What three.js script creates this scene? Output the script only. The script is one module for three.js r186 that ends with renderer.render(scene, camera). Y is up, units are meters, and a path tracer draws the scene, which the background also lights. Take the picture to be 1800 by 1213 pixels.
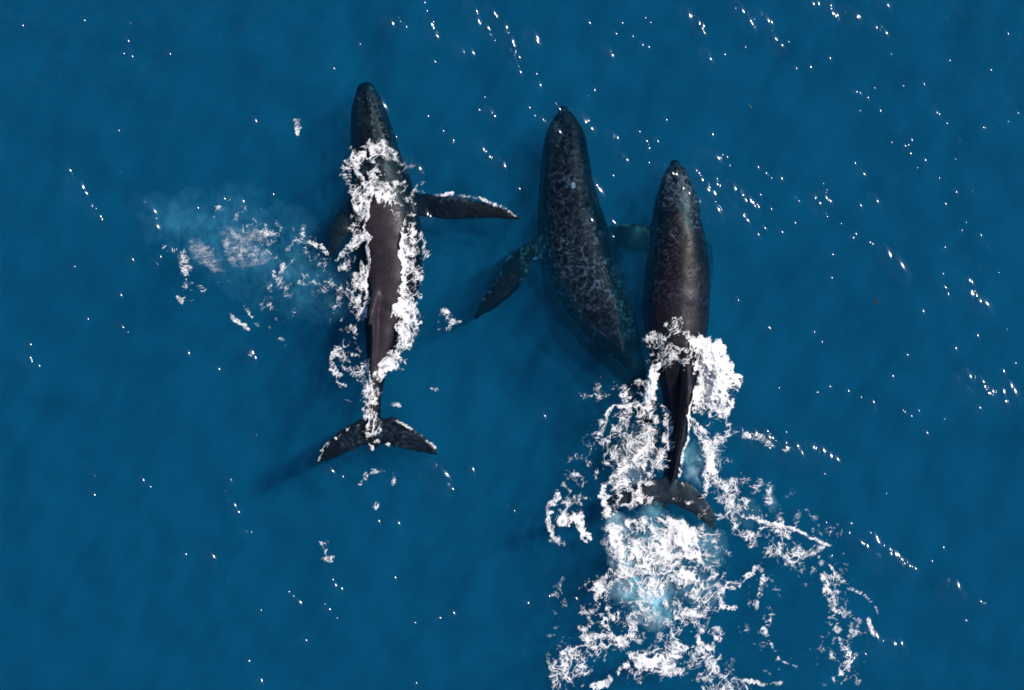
import * as THREE from 'three';
import { Sky } from 'three/addons/objects/Sky.js';

// ---------------------------------------------------------------- camera, sky, sun, exposure
const scene = new THREE.Scene();
const HEIGHT = 65, PPM = 50;                         // metres above the sea; photo pixels per metre at the sea's surface
const camera = new THREE.PerspectiveCamera(2 * Math.atan(606.5 / PPM / HEIGHT) * 180 / Math.PI, 1800 / 1213, 1, 6000);
camera.position.set(0, HEIGHT, 0);
camera.up.set(0, 0, -1);
camera.lookAt(0, 0, 0);

const SUN = new THREE.Vector3(0.8, 0.95, -0.42).normalize();
const sky = new Sky();
sky.name = 'sky'; sky.userData.kind = 'structure';
sky.scale.setScalar(5000);
const su = sky.material.uniforms;
su.sunPosition.value.copy(SUN); su.turbidity.value = 2.2; su.rayleigh.value = 1.1; su.mieCoefficient.value = 0.004;
if (su.cloudCoverage) { su.cloudCoverage.value = 0.1; su.cloudDensity.value = 0.2; }
scene.add(sky);
scene.environmentIntensity = 0.13;
const sun = new THREE.DirectionalLight(new THREE.Color(1.0, 0.945, 0.875), 4.7);
sun.name = 'sun'; sun.position.copy(SUN).multiplyScalar(120); sun.castShadow = true; sun.shadow.radius = 7;
sun.shadow.mapSize.set(4096, 4096);
Object.assign(sun.shadow.camera, { left: -24, right: 24, top: 24, bottom: -24, near: 10, far: 260 });
scene.add(sun, sun.target);
const renderer = new THREE.WebGLRenderer({ antialias: true });
renderer.toneMapping = THREE.LinearToneMapping;
renderer.toneMappingExposure = 1.0;
renderer.shadowMap.enabled = true;

// ---------------------------------------------------------------- helpers
const X = (px) => (px - 900) / PPM, Z = (py) => (py - 606.5) / PPM;
let seed = 7;
const rnd = () => { seed = (seed + 0x6d2b79f5) | 0; let t = Math.imul(seed ^ (seed >>> 15), 1 | seed); t = (t + Math.imul(t ^ (t >>> 7), 61 | t)) ^ t; return ((t ^ (t >>> 14)) >>> 0) / 4294967296; };
const clamp = (x, a = 0, b = 1) => (x < a ? a : x > b ? b : x);
const ss = (a, b, x) => { const t = clamp((x - a) / (b - a)); return t * t * (3 - 2 * t); };
const mix = (a, b, t) => a + (b - a) * t;
const hash = (x, y, k) => { let h = Math.imul(x | 0, 374761393) + Math.imul(y | 0, 668265263) + Math.imul(k | 0, 974634777); h = Math.imul(h ^ (h >>> 13), 1274126177); h ^= h >>> 16; return (h >>> 0) / 4294967296; };
function noise(x, y, k = 0) {                        // value noise, -1..1
  const ix = Math.floor(x), iy = Math.floor(y); let fx = x - ix, fy = y - iy;
  fx = fx * fx * fx * (fx * (fx * 6 - 15) + 10); fy = fy * fy * fy * (fy * (fy * 6 - 15) + 10);
  const a = hash(ix, iy, k), b = hash(ix + 1, iy, k), c = hash(ix, iy + 1, k), d = hash(ix + 1, iy + 1, k);
  return 2 * (a + (b - a) * fx + (c - a) * fy + (a - b - c + d) * fx * fy) - 1;
}
function fbm(x, y, o, k = 0) { let s = 0, a = 0.5, n = 0; for (let i = 0; i < o; i++) { s += a * noise(x, y, k + i); n += a; const t = x * 1.7 + y * 1.1; y = y * 1.7 - x * 1.1; x = t; a *= 0.55; } return s / n; }
const W = [0, 0];
function worley(x, y, k = 0) {                       // distances to the nearest two seeds -> W
  const ix = Math.floor(x), iy = Math.floor(y); let a = 9, b = 9;
  for (let j = -1; j < 2; j++) for (let i = -1; i < 2; i++) {
    const dx = ix + i + hash(ix + i, iy + j, k) - x, dy = iy + j + hash(ix + i, iy + j, k + 91) - y, d = dx * dx + dy * dy;
    if (d < a) { b = a; a = d; } else if (d < b) b = d;
  }
  W[0] = Math.sqrt(a); W[1] = Math.sqrt(b);
}
function tag(o, label, category, group, kind) { o.castShadow = o.receiveShadow = true; if (label) o.userData.label = label; if (category) o.userData.category = category; if (group) o.userData.group = group; if (kind) o.userData.kind = kind; return o; }
function geometry(pos, idx, uv, col, size = 3) {
  const g = new THREE.BufferGeometry();
  g.setAttribute('position', new THREE.BufferAttribute(Float32Array.from(pos), 3));
  if (uv) g.setAttribute('uv', new THREE.BufferAttribute(Float32Array.from(uv), 2));
  if (col) g.setAttribute('color', new THREE.BufferAttribute(Float32Array.from(col), size));
  g.setIndex(new THREE.BufferAttribute(Uint32Array.from(idx), 1));
  g.computeVertexNormals();
  return g;
}

// ---------------------------------------------------------------- the sea
// Clear ocean water: a glossy surface, then the suspended matter that scatters blue light and the water's own tint, level by level down to the dark blue depth.
function grid(heights) {                             // fine near the frame, then out to the horizon
  const line = (half, step) => { const a = []; for (let x = -half; x <= half + 1e-6; x += step) a.push(x); const far = [half + 8, half + 40, 150, 500, 3000]; return [...far.map((v) => -v).reverse(), ...a, ...far]; };
  const xs = line(23, 0.3), zs = line(16, 0.3), pos = [], uv = [], idx = [], nx = xs.length;
  for (const f of heights) {
    const at = pos.length / 3;
    for (const z of zs) for (const x of xs) { const near = 1 - ss(18, 24, Math.hypot(x * 0.8, z)); pos.push(x, f(x, z, near), z); uv.push(x, -z); }
    for (let j = 0; j + 1 < zs.length; j++) for (let i = 0; i + 1 < nx; i++) { const a = at + j * nx + i; idx.push(a, a + nx, a + 1, a + 1, a + nx, a + nx + 1); }
  }
  return geometry(pos, idx, uv);
}
function tile(n, f, channels = 1) {                  // data texture from f(u, v) with u, v in 0..1
  const d = new Uint8Array(n * n * 4);
  for (let y = 0; y < n; y++) for (let x = 0; x < n; x++) { const v = clamp(f(x / n, y / n)) * 255, i = (y * n + x) * 4; d[i] = d[i + 1] = d[i + 2] = v; d[i + 3] = 255; }
  const t = new THREE.DataTexture(d, n, n); t.wrapS = t.wrapT = THREE.RepeatWrapping; t.magFilter = t.minFilter = THREE.LinearFilter; t.needsUpdate = true; return t;
}
// noise that tiles: blend of four shifted samples
const tiled = (f) => (u, v) => { const a = u, b = v; return (f(u, v) * (1 - a) * (1 - b) + f(u - 1, v) * a * (1 - b) + f(u, v - 1) * (1 - a) * b + f(u - 1, v - 1) * a * b - 0.5) / Math.sqrt((a * a + (1 - a) ** 2) * (b * b + (1 - b) ** 2)) + 0.5; };
const waveMap = tile(1024, tiled((u, v) => { const s = u * 0.55 + v * 0.83, t = u * 0.83 - v * 0.55; return 0.5 + 0.27 * fbm(s * 26, t * 12, 5, 3) + 0.13 * fbm(u * 60, v * 60, 3, 40); }));
waveMap.repeat.set(1 / 14, 1 / 14);
const surface = new THREE.Mesh(grid([(x, z, n) => n * (0.025 * fbm(x * 0.35, z * 0.35, 3, 11))]),
  new THREE.MeshPhysicalMaterial({ name: 'sea_surface', color: 0xffffff, transmission: 1, thickness: 0, roughness: 0.06, ior: 1.33, bumpMap: waveMap, bumpScale: 0.085 }));
surface.name = 'sea_surface'; surface.userData.kind = 'structure'; surface.receiveShadow = true;
scene.add(surface);

const hazeMap = tile(1024, tiled((u, v) => { const s = u * 0.87 - v * 0.5, t = v * 0.87 + u * 0.5; return 0.6 + 0.4 * fbm(s * 14, t * 4, 4, 5) + 0.5 * fbm(s * 55, t * 18, 3, 25); }));
hazeMap.repeat.set(1 / 26, 1 / 26);
const BLUE = [0.0002, 0.133, 0.256], OPACITY = [0.02, 0.03, 0.05, 0.08, 0.13, 0.18, 0.23, 0.27];
const levels = [0.12, 0.32, 0.6, 1.0, 1.5, 2.1, 2.8, 3.7];
const sea = new THREE.Group(); sea.name = 'sea_water'; sea.userData.kind = 'structure'; scene.add(sea);
levels.forEach((d, i) => {
  const m = new THREE.MeshStandardMaterial({ name: 'water_turbidity', color: new THREE.Color().setRGB(...BLUE), roughness: 1, transparent: true, opacity: i > 0 && i < 4 ? OPACITY[i] / 0.6 : OPACITY[i] });
  if (i > 0 && i < 4) m.alphaMap = hazeMap;
  const s = new THREE.Mesh(grid([(x, z, n) => -d + n * (d > 1.8 ? 0.5 : Math.min(0.3 * d, 0.3)) * fbm(x * 0.75 + i * 7, z * 0.75, 3, 60 + i * 5)]), m);
  s.name = 'water_level'; s.userData.kind = 'structure'; s.receiveShadow = true; sea.add(s);
});
for (const [d, c] of [[0.06, [0.8, 0.97, 0.99]], [0.42, [0.5, 0.92, 0.97]]]) {
  const s = new THREE.Mesh(grid([(x, z, n) => -d + 0.03 * n * fbm(x * 0.6, z * 0.6, 2, 9)]), new THREE.MeshPhysicalMaterial({ name: 'water_tint', color: new THREE.Color().setRGB(...c), transmission: 1, thickness: 0, roughness: 0, specularIntensity: 0, ior: 1.33 }));
  s.name = 'water_tint'; s.userData.kind = 'structure'; sea.add(s);
}
const depth = new THREE.Mesh(grid([(x, z, n) => -5 + n * 0.8 * fbm(x * 0.5, z * 0.5, 4, 17)]), new THREE.MeshStandardMaterial({ name: 'deep_water', color: new THREE.Color().setRGB(0.0002, 0.083, 0.164), roughness: 1 }));
depth.name = 'deep_water'; depth.userData.kind = 'structure'; depth.receiveShadow = true; sea.add(depth);

// ---------------------------------------------------------------- the whales
// Each whale is one continuous skin, meshed from a field: a trunk, two pectoral fins, two fluke blades, a dorsal fin and a tail ridge, joined smoothly.
const catmull = (a, b, c, d, t) => 0.5 * (2 * b + (c - a) * t + (2 * a - 5 * b + 4 * c - d) * t * t + (3 * b - a - 3 * c + d) * t * t * t);
function limb(points, opt = {}) {                    // points: photo x, photo y, height, half width, half thickness
  const p = points.map(([px, py, y, w, h]) => [X(px), y, Z(py), w, h]), out = [];
  for (let i = 0; i + 1 < p.length; i++) {
    const q = [p[Math.max(i - 1, 0)], p[i], p[i + 1], p[Math.min(i + 2, p.length - 1)]], n = 7;
    for (let k = 0; k < n + (i + 2 === p.length ? 1 : 0); k++) out.push([0, 1, 2, 3, 4].map((c) => { const v = catmull(q[0][c], q[1][c], q[2][c], q[3][c], k / n); return c > 2 ? Math.max(v, 0.012) : v; }));
  }
  const lo = [9e9, 9e9, 9e9], hi = [-9e9, -9e9, -9e9];
  for (const s of out) for (let c = 0; c < 3; c++) { const r = c === 1 ? s[4] : s[3]; lo[c] = Math.min(lo[c], s[c] - r); hi[c] = Math.max(hi[c], s[c] + r); }
  return { s: out, lo, hi, ...opt };
}
const hit = { t: 0, u: 0, v: 0 };
function limbDistance(L, x, y, z) {
  let best = 9e9, bi = 0, bt = 0; const s = L.s;
  for (let i = 0; i + 1 < s.length; i++) {
    const a = s[i], b = s[i + 1], dx = b[0] - a[0], dz = b[2] - a[2], t = clamp(((x - a[0]) * dx + (z - a[2]) * dz) / (dx * dx + dz * dz));
    const ex = x - a[0] - dx * t, ez = z - a[2] - dz * t, d = ex * ex + ez * ez;
    if (d < best) { best = d; bi = i; bt = t; }
  }
  const a = s[bi], b = s[bi + 1]; let dx = b[0] - a[0], dz = b[2] - a[2]; const l = Math.hypot(dx, dz); dx /= l; dz /= l;
  const ex = x - mix(a[0], b[0], bt), ez = z - mix(a[2], b[2], bt), u = ex * -dz + ez * dx, e = ex * dx + ez * dz, v = y - mix(a[1], b[1], bt);
  let w = mix(a[3], b[3], bt), h = mix(a[4], b[4], bt);
  const T = (bi + bt) / (s.length - 1);
  if (L.shape) { const r = L.shape(T, u / w, w, h, x, z); w = r[0]; h = r[1]; }
  if (L.roof && v > 0) { const k = L.roof(T); if (k > 0) h *= 1 + 0; }
  hit.t = T; hit.u = u / w; hit.v = v / h;
  const r = Math.min(w, 0.3), au = u / w, av = v / h, ae = e / r, k0 = Math.sqrt(au * au + av * av + ae * ae), k1 = Math.sqrt(au * au / (w * w) + av * av / (h * h) + ae * ae / (r * r));
  return k1 < 1e-9 ? -Math.min(w, h) : k0 * (k0 - 1) / k1;
}
const smin = (a, b, k) => { const h = Math.max(k - Math.abs(a - b), 0) / k; return Math.min(a, b) - h * h * k * 0.25; };
function skin(limbs, knobs, color, cell) {
  const lo = [9e9, 9e9, 9e9], hi = [-9e9, -9e9, -9e9];
  for (const L of limbs) for (let c = 0; c < 3; c++) { lo[c] = Math.min(lo[c], L.lo[c] - 0.25); hi[c] = Math.max(hi[c], L.hi[c] + 0.25); }
  const n = [0, 1, 2].map((c) => Math.ceil((hi[c] - lo[c]) / cell) + 1), at = (i, j, k) => (k * n[1] + j) * n[0] + i, F = new Float32Array(n[0] * n[1] * n[2]).fill(1);
  const d = (x, y, z) => {
    let r = 9e9;
    for (const L of limbs) {
      const far = Math.max(L.lo[0] - x, x - L.hi[0], L.lo[1] - y, y - L.hi[1], L.lo[2] - z, z - L.hi[2]);
      if (far > 0.5 && far > r + 0.3) continue;
      r = smin(r, far > 0.8 ? far : limbDistance(L, x, y, z), L.join ?? 0.14);
    }
    for (const [kx, ky, kz, kr] of knobs) { const q = (x - kx) ** 2 + (y - ky) ** 2 + (z - kz) ** 2; if (q < 0.09) r = smin(r, Math.sqrt(q) - kr, 0.05); }
    return r + 0.012 * noise(x * 3 + y * 2, z * 3 - y, 5);
  };
  const B = 6, R = B * cell * 0.9;
  for (let k = 0; k < n[2]; k += B) for (let j = 0; j < n[1]; j += B) for (let i = 0; i < n[0]; i += B) {
    const c = d(lo[0] + (i + 2.5) * cell, lo[1] + (j + 2.5) * cell, lo[2] + (k + 2.5) * cell), skip = Math.abs(c) > R * 1.9;
    for (let kk = k; kk < Math.min(k + B, n[2]); kk++) for (let jj = j; jj < Math.min(j + B, n[1]); jj++) for (let ii = i; ii < Math.min(i + B, n[0]); ii++)
      F[at(ii, jj, kk)] = skip ? c : d(lo[0] + ii * cell, lo[1] + jj * cell, lo[2] + kk * cell);
  }
  const id = new Int32Array(F.length).fill(-1), pos = [], idx = [];
  for (let k = 0; k + 1 < n[2]; k++) for (let j = 0; j + 1 < n[1]; j++) for (let i = 0; i + 1 < n[0]; i++) {
    let m = 0, sx = 0, sy = 0, sz = 0;
    const f = [];
    for (let c = 0; c < 8; c++) f.push(F[at(i + (c & 1), j + ((c >> 1) & 1), k + (c >> 2))]);
    let neg = 0; for (const v of f) neg += v < 0; if (!neg || neg === 8) continue;
    for (let a = 0; a < 8; a++) for (const bit of [1, 2, 4]) if (!(a & bit)) { const b = a | bit; if ((f[a] < 0) !== (f[b] < 0)) { const t = f[a] / (f[a] - f[b]); sx += (a & 1) + (bit === 1 ? t : 0); sy += ((a >> 1) & 1) + (bit === 2 ? t : 0); sz += (a >> 2) + (bit === 4 ? t : 0); m++; } }
    id[at(i, j, k)] = pos.length / 3;
    pos.push(lo[0] + (i + sx / m) * cell, lo[1] + (j + sy / m) * cell, lo[2] + (k + sz / m) * cell);
  }
  const quad = (a, b, c, e, flip) => { if (a < 0 || b < 0 || c < 0 || e < 0) return; if (flip) idx.push(a, c, b, a, e, c); else idx.push(a, b, c, a, c, e); };
  for (let k = 1; k + 1 < n[2]; k++) for (let j = 1; j + 1 < n[1]; j++) for (let i = 1; i + 1 < n[0]; i++) {
    const s = F[at(i, j, k)] < 0;
    if (s !== F[at(i + 1, j, k)] < 0) quad(id[at(i, j - 1, k - 1)], id[at(i, j, k - 1)], id[at(i, j, k)], id[at(i, j - 1, k)], !s);
    if (s !== F[at(i, j + 1, k)] < 0) quad(id[at(i - 1, j, k - 1)], id[at(i - 1, j, k)], id[at(i, j, k)], id[at(i, j, k - 1)], !s);
    if (s !== F[at(i, j, k + 1)] < 0) quad(id[at(i - 1, j - 1, k)], id[at(i, j - 1, k)], id[at(i, j, k)], id[at(i - 1, j, k)], !s);
  }
  const col = [], uv = [];
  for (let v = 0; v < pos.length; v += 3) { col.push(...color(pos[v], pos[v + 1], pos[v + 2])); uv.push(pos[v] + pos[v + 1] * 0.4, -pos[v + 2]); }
  return geometry(pos, idx, uv, col);
}
// worn skin: fine scratches and pits
const wear = (() => {
  const n = 1024, c = document.createElement('canvas'); c.width = c.height = n; const g = c.getContext('2d');
  g.fillStyle = '#808080'; g.fillRect(0, 0, n, n);
  for (let i = 0; i < 5200; i++) { const v = 90 + rnd() * 90 | 0; g.fillStyle = `rgba(${v},${v},${v},.5)`; g.beginPath(); g.arc(rnd() * n, rnd() * n, 1 + rnd() * 5, 0, 7); g.fill(); }
  for (let i = 0; i < 260; i++) { const x = rnd() * n, y = rnd() * n, a = rnd() * 6.3, l = 20 + rnd() * 130, v = rnd() < 0.6 ? 190 : 60; g.strokeStyle = `rgba(${v},${v},${v},.5)`; g.lineWidth = 1 + rnd() * 1.6; g.beginPath(); g.moveTo(x, y); g.quadraticCurveTo(x + Math.cos(a) * l * 0.5 + rnd() * 12, y + Math.sin(a) * l * 0.5 + rnd() * 12, x + Math.cos(a) * l, y + Math.sin(a) * l); g.stroke(); }
  const t = new THREE.CanvasTexture(c); t.wrapS = t.wrapT = THREE.RepeatWrapping; t.repeat.set(1 / 3, 1 / 3); return t;
})();
const scuffs = (() => {                              // pale scratches in the skin's colour
  const n = 1024, c = document.createElement('canvas'); c.width = c.height = n; const g = c.getContext('2d');
  g.fillStyle = '#b4b4b4'; g.fillRect(0, 0, n, n);
  for (let i = 0; i < 2600; i++) { const v = 150 + rnd() * 105 | 0; g.fillStyle = `rgba(${v - 40},${v - 40},${v - 40},.2)`; g.beginPath(); g.ellipse(rnd() * n, rnd() * n, 3 + rnd() * 16, 2 + rnd() * 9, rnd() * 3, 0, 7); g.fill(); }
  for (let i = 0; i < 220; i++) { const x = rnd() * n, y = rnd() * n, a = rnd() * 6.3, l = 15 + rnd() * 110; g.strokeStyle = `rgba(255,255,255,${0.25 + rnd() * 0.5})`; g.lineWidth = 1.5 + rnd() * 2.5; g.beginPath(); g.moveTo(x, y); g.quadraticCurveTo(x + Math.cos(a) * l * 0.5 + rnd() * 14, y + Math.sin(a) * l * 0.5, x + Math.cos(a) * l, y + Math.sin(a) * l); g.stroke(); }
  const t = new THREE.CanvasTexture(c); t.colorSpace = THREE.SRGBColorSpace; t.wrapS = t.wrapT = THREE.RepeatWrapping; t.repeat.set(1 / 3, 1 / 3); return t;
})();
const hide = new THREE.MeshPhysicalMaterial({ name: 'whale_skin', vertexColors: true, map: scuffs, roughness: 0.42, bumpMap: wear, bumpScale: 0.03, specularIntensity: 0.38 });
// pale web: caustic light net painted into the skin colour, with some true mottling
function causticMottle(x, z, k, scale) {
  const a = fbm(x * 1.7, z * 1.7, 3, k), b = fbm(x * 1.7 + 9, z * 1.7, 3, k + 3), wx = x + 0.3 * a + 0.05 * noise(x * 9, z * 9, k), wz = z + 0.3 * b + 0.05 * noise(x * 9 + 5, z * 9, k);
  worley(wx * scale, wz * scale * 0.85, k); const e = (1 - clamp((W[1] - W[0]) / 0.34)) ** 1.7;
  worley(wx * scale * 2.1, wz * scale * 1.9, k + 7); const f = (1 - clamp((W[1] - W[0]) / 0.36)) ** 1.7;
  const n = fbm(x * 3.2, z * 3.2, 3, k + 20), g = fbm(x * 12, z * 12, 2, k + 24);
  return clamp((0.9 * e * ss(-0.5, 0.5, n + 0.2 * g) + 0.5 * f * ss(-0.4, 0.5, 0.3 * g - n) + 0.12 * ss(0.1, 0.6, n + 0.6 * g)) * ss(-0.8, 0.3, fbm(x * 1.1, z * 1.1, 2, k + 30)) * (0.8 + 0.8 * g), 0, 1);
}
const knobby = (k) => (T, u, w, h, x, z) => { const b = 1 + 0.09 * noise(T * 14, k, k) + 0.05 * noise(T * 31, k, k + 2); return [w * b, h]; };
const slit = (px, py, cx, cy) => { const a = Math.abs(px - cx), b = py - cy; return Math.abs(a - 1.6 - 0.12 * (b + 5)) < 1.1 && Math.abs(b) < 6 ? 0.25 : 1; };   // the paired blowholes
function headKnobs(rows) { const o = []; for (const [x0, y0, x1, y1, n, h] of rows) for (let i = 0; i < n; i++) { const t = i / (n - 1); o.push([X(mix(x0, x1, t)) + (rnd() - 0.5) * 0.05, h + (rnd() - 0.5) * 0.03, Z(mix(y0, y1, t)), 0.06 + rnd() * 0.05]); } return o; }
const wetHide = hide.clone(); wetHide.name = 'submerged_skin'; wetHide.specularIntensity = 0.08;
function whale(limbs, knobs, color, label, under) {
  const g = skin(limbs, knobs, color, 0.034), c = limbs[0].s[limbs[0].s.length >> 1], o = new THREE.Mesh(g.translate(-c[0], -c[1], -c[2]), under ? wetHide : hide);
  o.position.set(c[0], c[1], c[2]);
  o.name = whale.n ? 'humpback_whale_' + String(whale.n).padStart(3, '0') : 'humpback_whale'; whale.n = (whale.n || 0) + 1;
  scene.add(tag(o, label, 'whale', 'humpback whales swimming at the surface'));
  return o;
}
const DRY = [0.063, 0.047, 0.053];
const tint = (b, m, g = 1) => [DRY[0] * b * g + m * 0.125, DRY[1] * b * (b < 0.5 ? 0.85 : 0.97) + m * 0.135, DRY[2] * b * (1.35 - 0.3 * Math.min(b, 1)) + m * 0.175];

// left whale: back out of the water, right fin spread, flukes flat behind it
whale([
  limb([[641, 155, -0.56, 0.34, 0.16], [643, 172, -0.62, 0.5, 0.3], [646, 200, -0.72, 0.66, 0.42], [652, 240, -0.82, 0.8, 0.58], [659, 290, -0.95, 0.98, 0.8], [668, 340, -0.98, 1.16, 0.96], [675, 400, -0.9, 1.24, 1.06], [681, 460, -0.88, 1.17, 1.06], [682, 510, -0.84, 1.04, 1.02], [676, 560, -0.78, 0.8, 0.92], [668, 610, -0.66, 0.54, 0.76], [660, 660, -0.56, 0.34, 0.58], [656, 705, -0.44, 0.25, 0.4], [655, 745, -0.32, 0.26, 0.22], [655, 782, -0.25, 0.16, 0.06]]),
  limb([[664, 500, -0.1, 0.2, 0.2], [659, 530, 0.12, 0.13, 0.26], [655, 552, 0.28, 0.08, 0.28], [650, 570, 0.42, 0.03, 0.16]], { join: 0.14 }),
  limb([[657, 550, -0.02, 0.12, 0.42], [657, 600, -0.04, 0.1, 0.44], [654, 650, -0.24, 0.08, 0.42], [654, 700, -0.46, 0.06, 0.32]], { join: 0.16 }),
  limb([[706, 350, -0.8, 0.36, 0.18], [738, 358, -0.52, 0.38, 0.13], [775, 363, -0.3, 0.4, 0.1], [815, 366, -0.2, 0.36, 0.085], [855, 370, -0.17, 0.26, 0.07], [890, 376, -0.17, 0.16, 0.05], [911, 382, -0.2, 0.07, 0.03]], { join: 0.2, shape: knobby(3) }),
  limb([[626, 362, -0.7, 0.36, 0.17], [608, 380, -0.55, 0.38, 0.12], [594, 406, -0.42, 0.34, 0.09], [583, 432, -0.4, 0.2, 0.06], [577, 450, -0.42, 0.08, 0.03]], { join: 0.2, shape: knobby(5) }),
  limb([[656, 760, -0.24, 0.46, 0.1], [632, 762, -0.24, 0.46, 0.085], [604, 777, -0.24, 0.4, 0.07], [580, 793, -0.23, 0.28, 0.05], [565, 805, -0.24, 0.15, 0.035], [558, 812, -0.26, 0.05, 0.02]], { join: 0.1, shape: knobby(7) }),
  limb([[656, 760, -0.24, 0.46, 0.1], [686, 759, -0.2, 0.5, 0.085], [714, 770, -0.18, 0.42, 0.07], [740, 782, -0.18, 0.28, 0.05], [757, 792, -0.2, 0.16, 0.035], [767, 799, -0.23, 0.05, 0.02]], { join: 0.1, shape: knobby(9) }),
], headKnobs([[641, 160, 657, 250, 9, -0.3], [628, 172, 630, 250, 8, -0.42], [657, 175, 684, 250, 8, -0.42]]),
(x, y, z) => {
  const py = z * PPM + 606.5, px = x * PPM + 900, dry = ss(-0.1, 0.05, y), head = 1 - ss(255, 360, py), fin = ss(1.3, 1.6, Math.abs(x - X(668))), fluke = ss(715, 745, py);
  let m = 1.7 * causticMottle(x, z, 1, 4.2) * (0.4 + 0.8 * head * ss(180, 230, py) + 0.2 * fluke) * (1 - 0.9 * dry) * (1 - 0.6 * fin);
  if (px > 735 && py < 480) m += 0.7 * ss(0.55, 0.8, (366 - py - (820 - px) * 0.03) / 20 + 0.3 * noise(x * 8, z * 8, 4)) * ss(745, 790, px);
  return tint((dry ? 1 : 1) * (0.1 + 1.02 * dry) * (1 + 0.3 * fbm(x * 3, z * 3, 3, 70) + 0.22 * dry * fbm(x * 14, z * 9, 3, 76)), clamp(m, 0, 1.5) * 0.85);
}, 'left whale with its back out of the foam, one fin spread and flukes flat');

// middle whale: wholly under water, turning, its tail going deep beneath the right whale
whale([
  limb([[991, 191, -0.62, 0.18, 0.14], [993, 205, -0.66, 0.42, 0.26], [994, 230, -0.74, 0.68, 0.4], [995, 270, -0.84, 0.84, 0.58], [997, 320, -0.96, 0.98, 0.78], [1004, 380, -1.12, 1.18, 0.94], [1016, 440, -1.2, 1.36, 1.05], [1032, 495, -1.3, 1.42, 1.08], [1056, 548, -1.28, 1.28, 1.0], [1082, 598, -1.28, 1.0, 0.88], [1106, 642, -1.38, 0.68, 0.74], [1126, 690, -1.7, 0.4, 0.55], [1140, 735, -2.2, 0.28, 0.36], [1146, 770, -2.8, 0.24, 0.2], [1149, 800, -3.15, 0.14, 0.06]]),
  limb([[1084, 592, -0.72, 0.2, 0.2], [1092, 612, -0.68, 0.14, 0.28], [1101, 630, -0.68, 0.07, 0.26], [1106, 640, -0.7, 0.03, 0.16]], { join: 0.2 }),
  limb([[1092, 610, -0.95, 0.14, 0.36], [1110, 650, -1.2, 0.1, 0.4], [1128, 700, -1.7, 0.08, 0.38]], { join: 0.3 }),
  limb([[968, 432, -0.8, 0.38, 0.19], [938, 438, -0.68, 0.34, 0.14], [912, 462, -0.56, 0.42, 0.11], [893, 494, -0.48, 0.46, 0.095], [868, 523, -0.46, 0.33, 0.075], [849, 542, -0.48, 0.2, 0.05], [836, 557, -0.5, 0.08, 0.03]], { join: 0.2, shape: knobby(13) }),
  limb([[1052, 425, -1.5, 0.36, 0.18], [1078, 440, -1.95, 0.34, 0.12], [1096, 470, -2.5, 0.32, 0.1], [1104, 505, -3, 0.2, 0.06], [1106, 525, -3.2, 0.06, 0.03]], { join: 0.2, shape: knobby(15) }),
  limb([[1147, 778, -3.0, 0.4, 0.1], [1122, 785, -3.05, 0.42, 0.08], [1092, 800, -3.15, 0.34, 0.06], [1068, 820, -3.25, 0.16, 0.04], [1058, 832, -3.3, 0.05, 0.02]], { join: 0.1, shape: knobby(17) }),
  limb([[1147, 778, -3.0, 0.4, 0.1], [1175, 781, -3.05, 0.42, 0.08], [1204, 792, -3.15, 0.34, 0.06], [1230, 808, -3.25, 0.16, 0.04], [1240, 820, -3.3, 0.05, 0.02]], { join: 0.1, shape: knobby(19) }),
], headKnobs([[992, 200, 994, 278, 9, -0.3], [978, 214, 966, 290, 10, -0.46], [1008, 214, 1023, 290, 10, -0.46], [984, 220, 978, 270, 5, -0.38], [1001, 220, 1010, 270, 5, -0.38]]),
(x, y, z) => {
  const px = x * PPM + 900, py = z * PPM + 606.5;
  let m = 1.5 * causticMottle(x, z, 31, 3.0) * (0.7 + 0.6 * ss(380, 470, py) * (1 - ss(520, 600, py))) * (1 - 0.75 * ss(570, 640, py)) * (1 - 0.5 * ss(40, 75, px - 1000 - (py - 400) * 0.36));  // painted caustic net, weaker towards the tail and the right flank
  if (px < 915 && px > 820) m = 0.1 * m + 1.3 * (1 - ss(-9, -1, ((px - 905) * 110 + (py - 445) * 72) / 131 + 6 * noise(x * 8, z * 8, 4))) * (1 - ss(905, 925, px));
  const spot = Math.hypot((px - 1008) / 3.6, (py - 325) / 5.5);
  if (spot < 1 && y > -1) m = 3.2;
  const groove = Math.abs(px - 978 - 3 * noise(z, 1, 3)) < 1.4 && py > 225 && py < 330 ? 0.45 : 1;
  return tint(0.1 * groove * slit(px, py, 995, 292) * (1 + 0.3 * fbm(x * 3, z * 3, 3, 71)), clamp(m * (spot < 1 ? 1 : slit(px, py, 995, 292)), 0, 3.2), 0.7);
}, 'middle whale wholly submerged, mottled dark back with a painted caustic light net, curving towards the tail', true);

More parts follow.
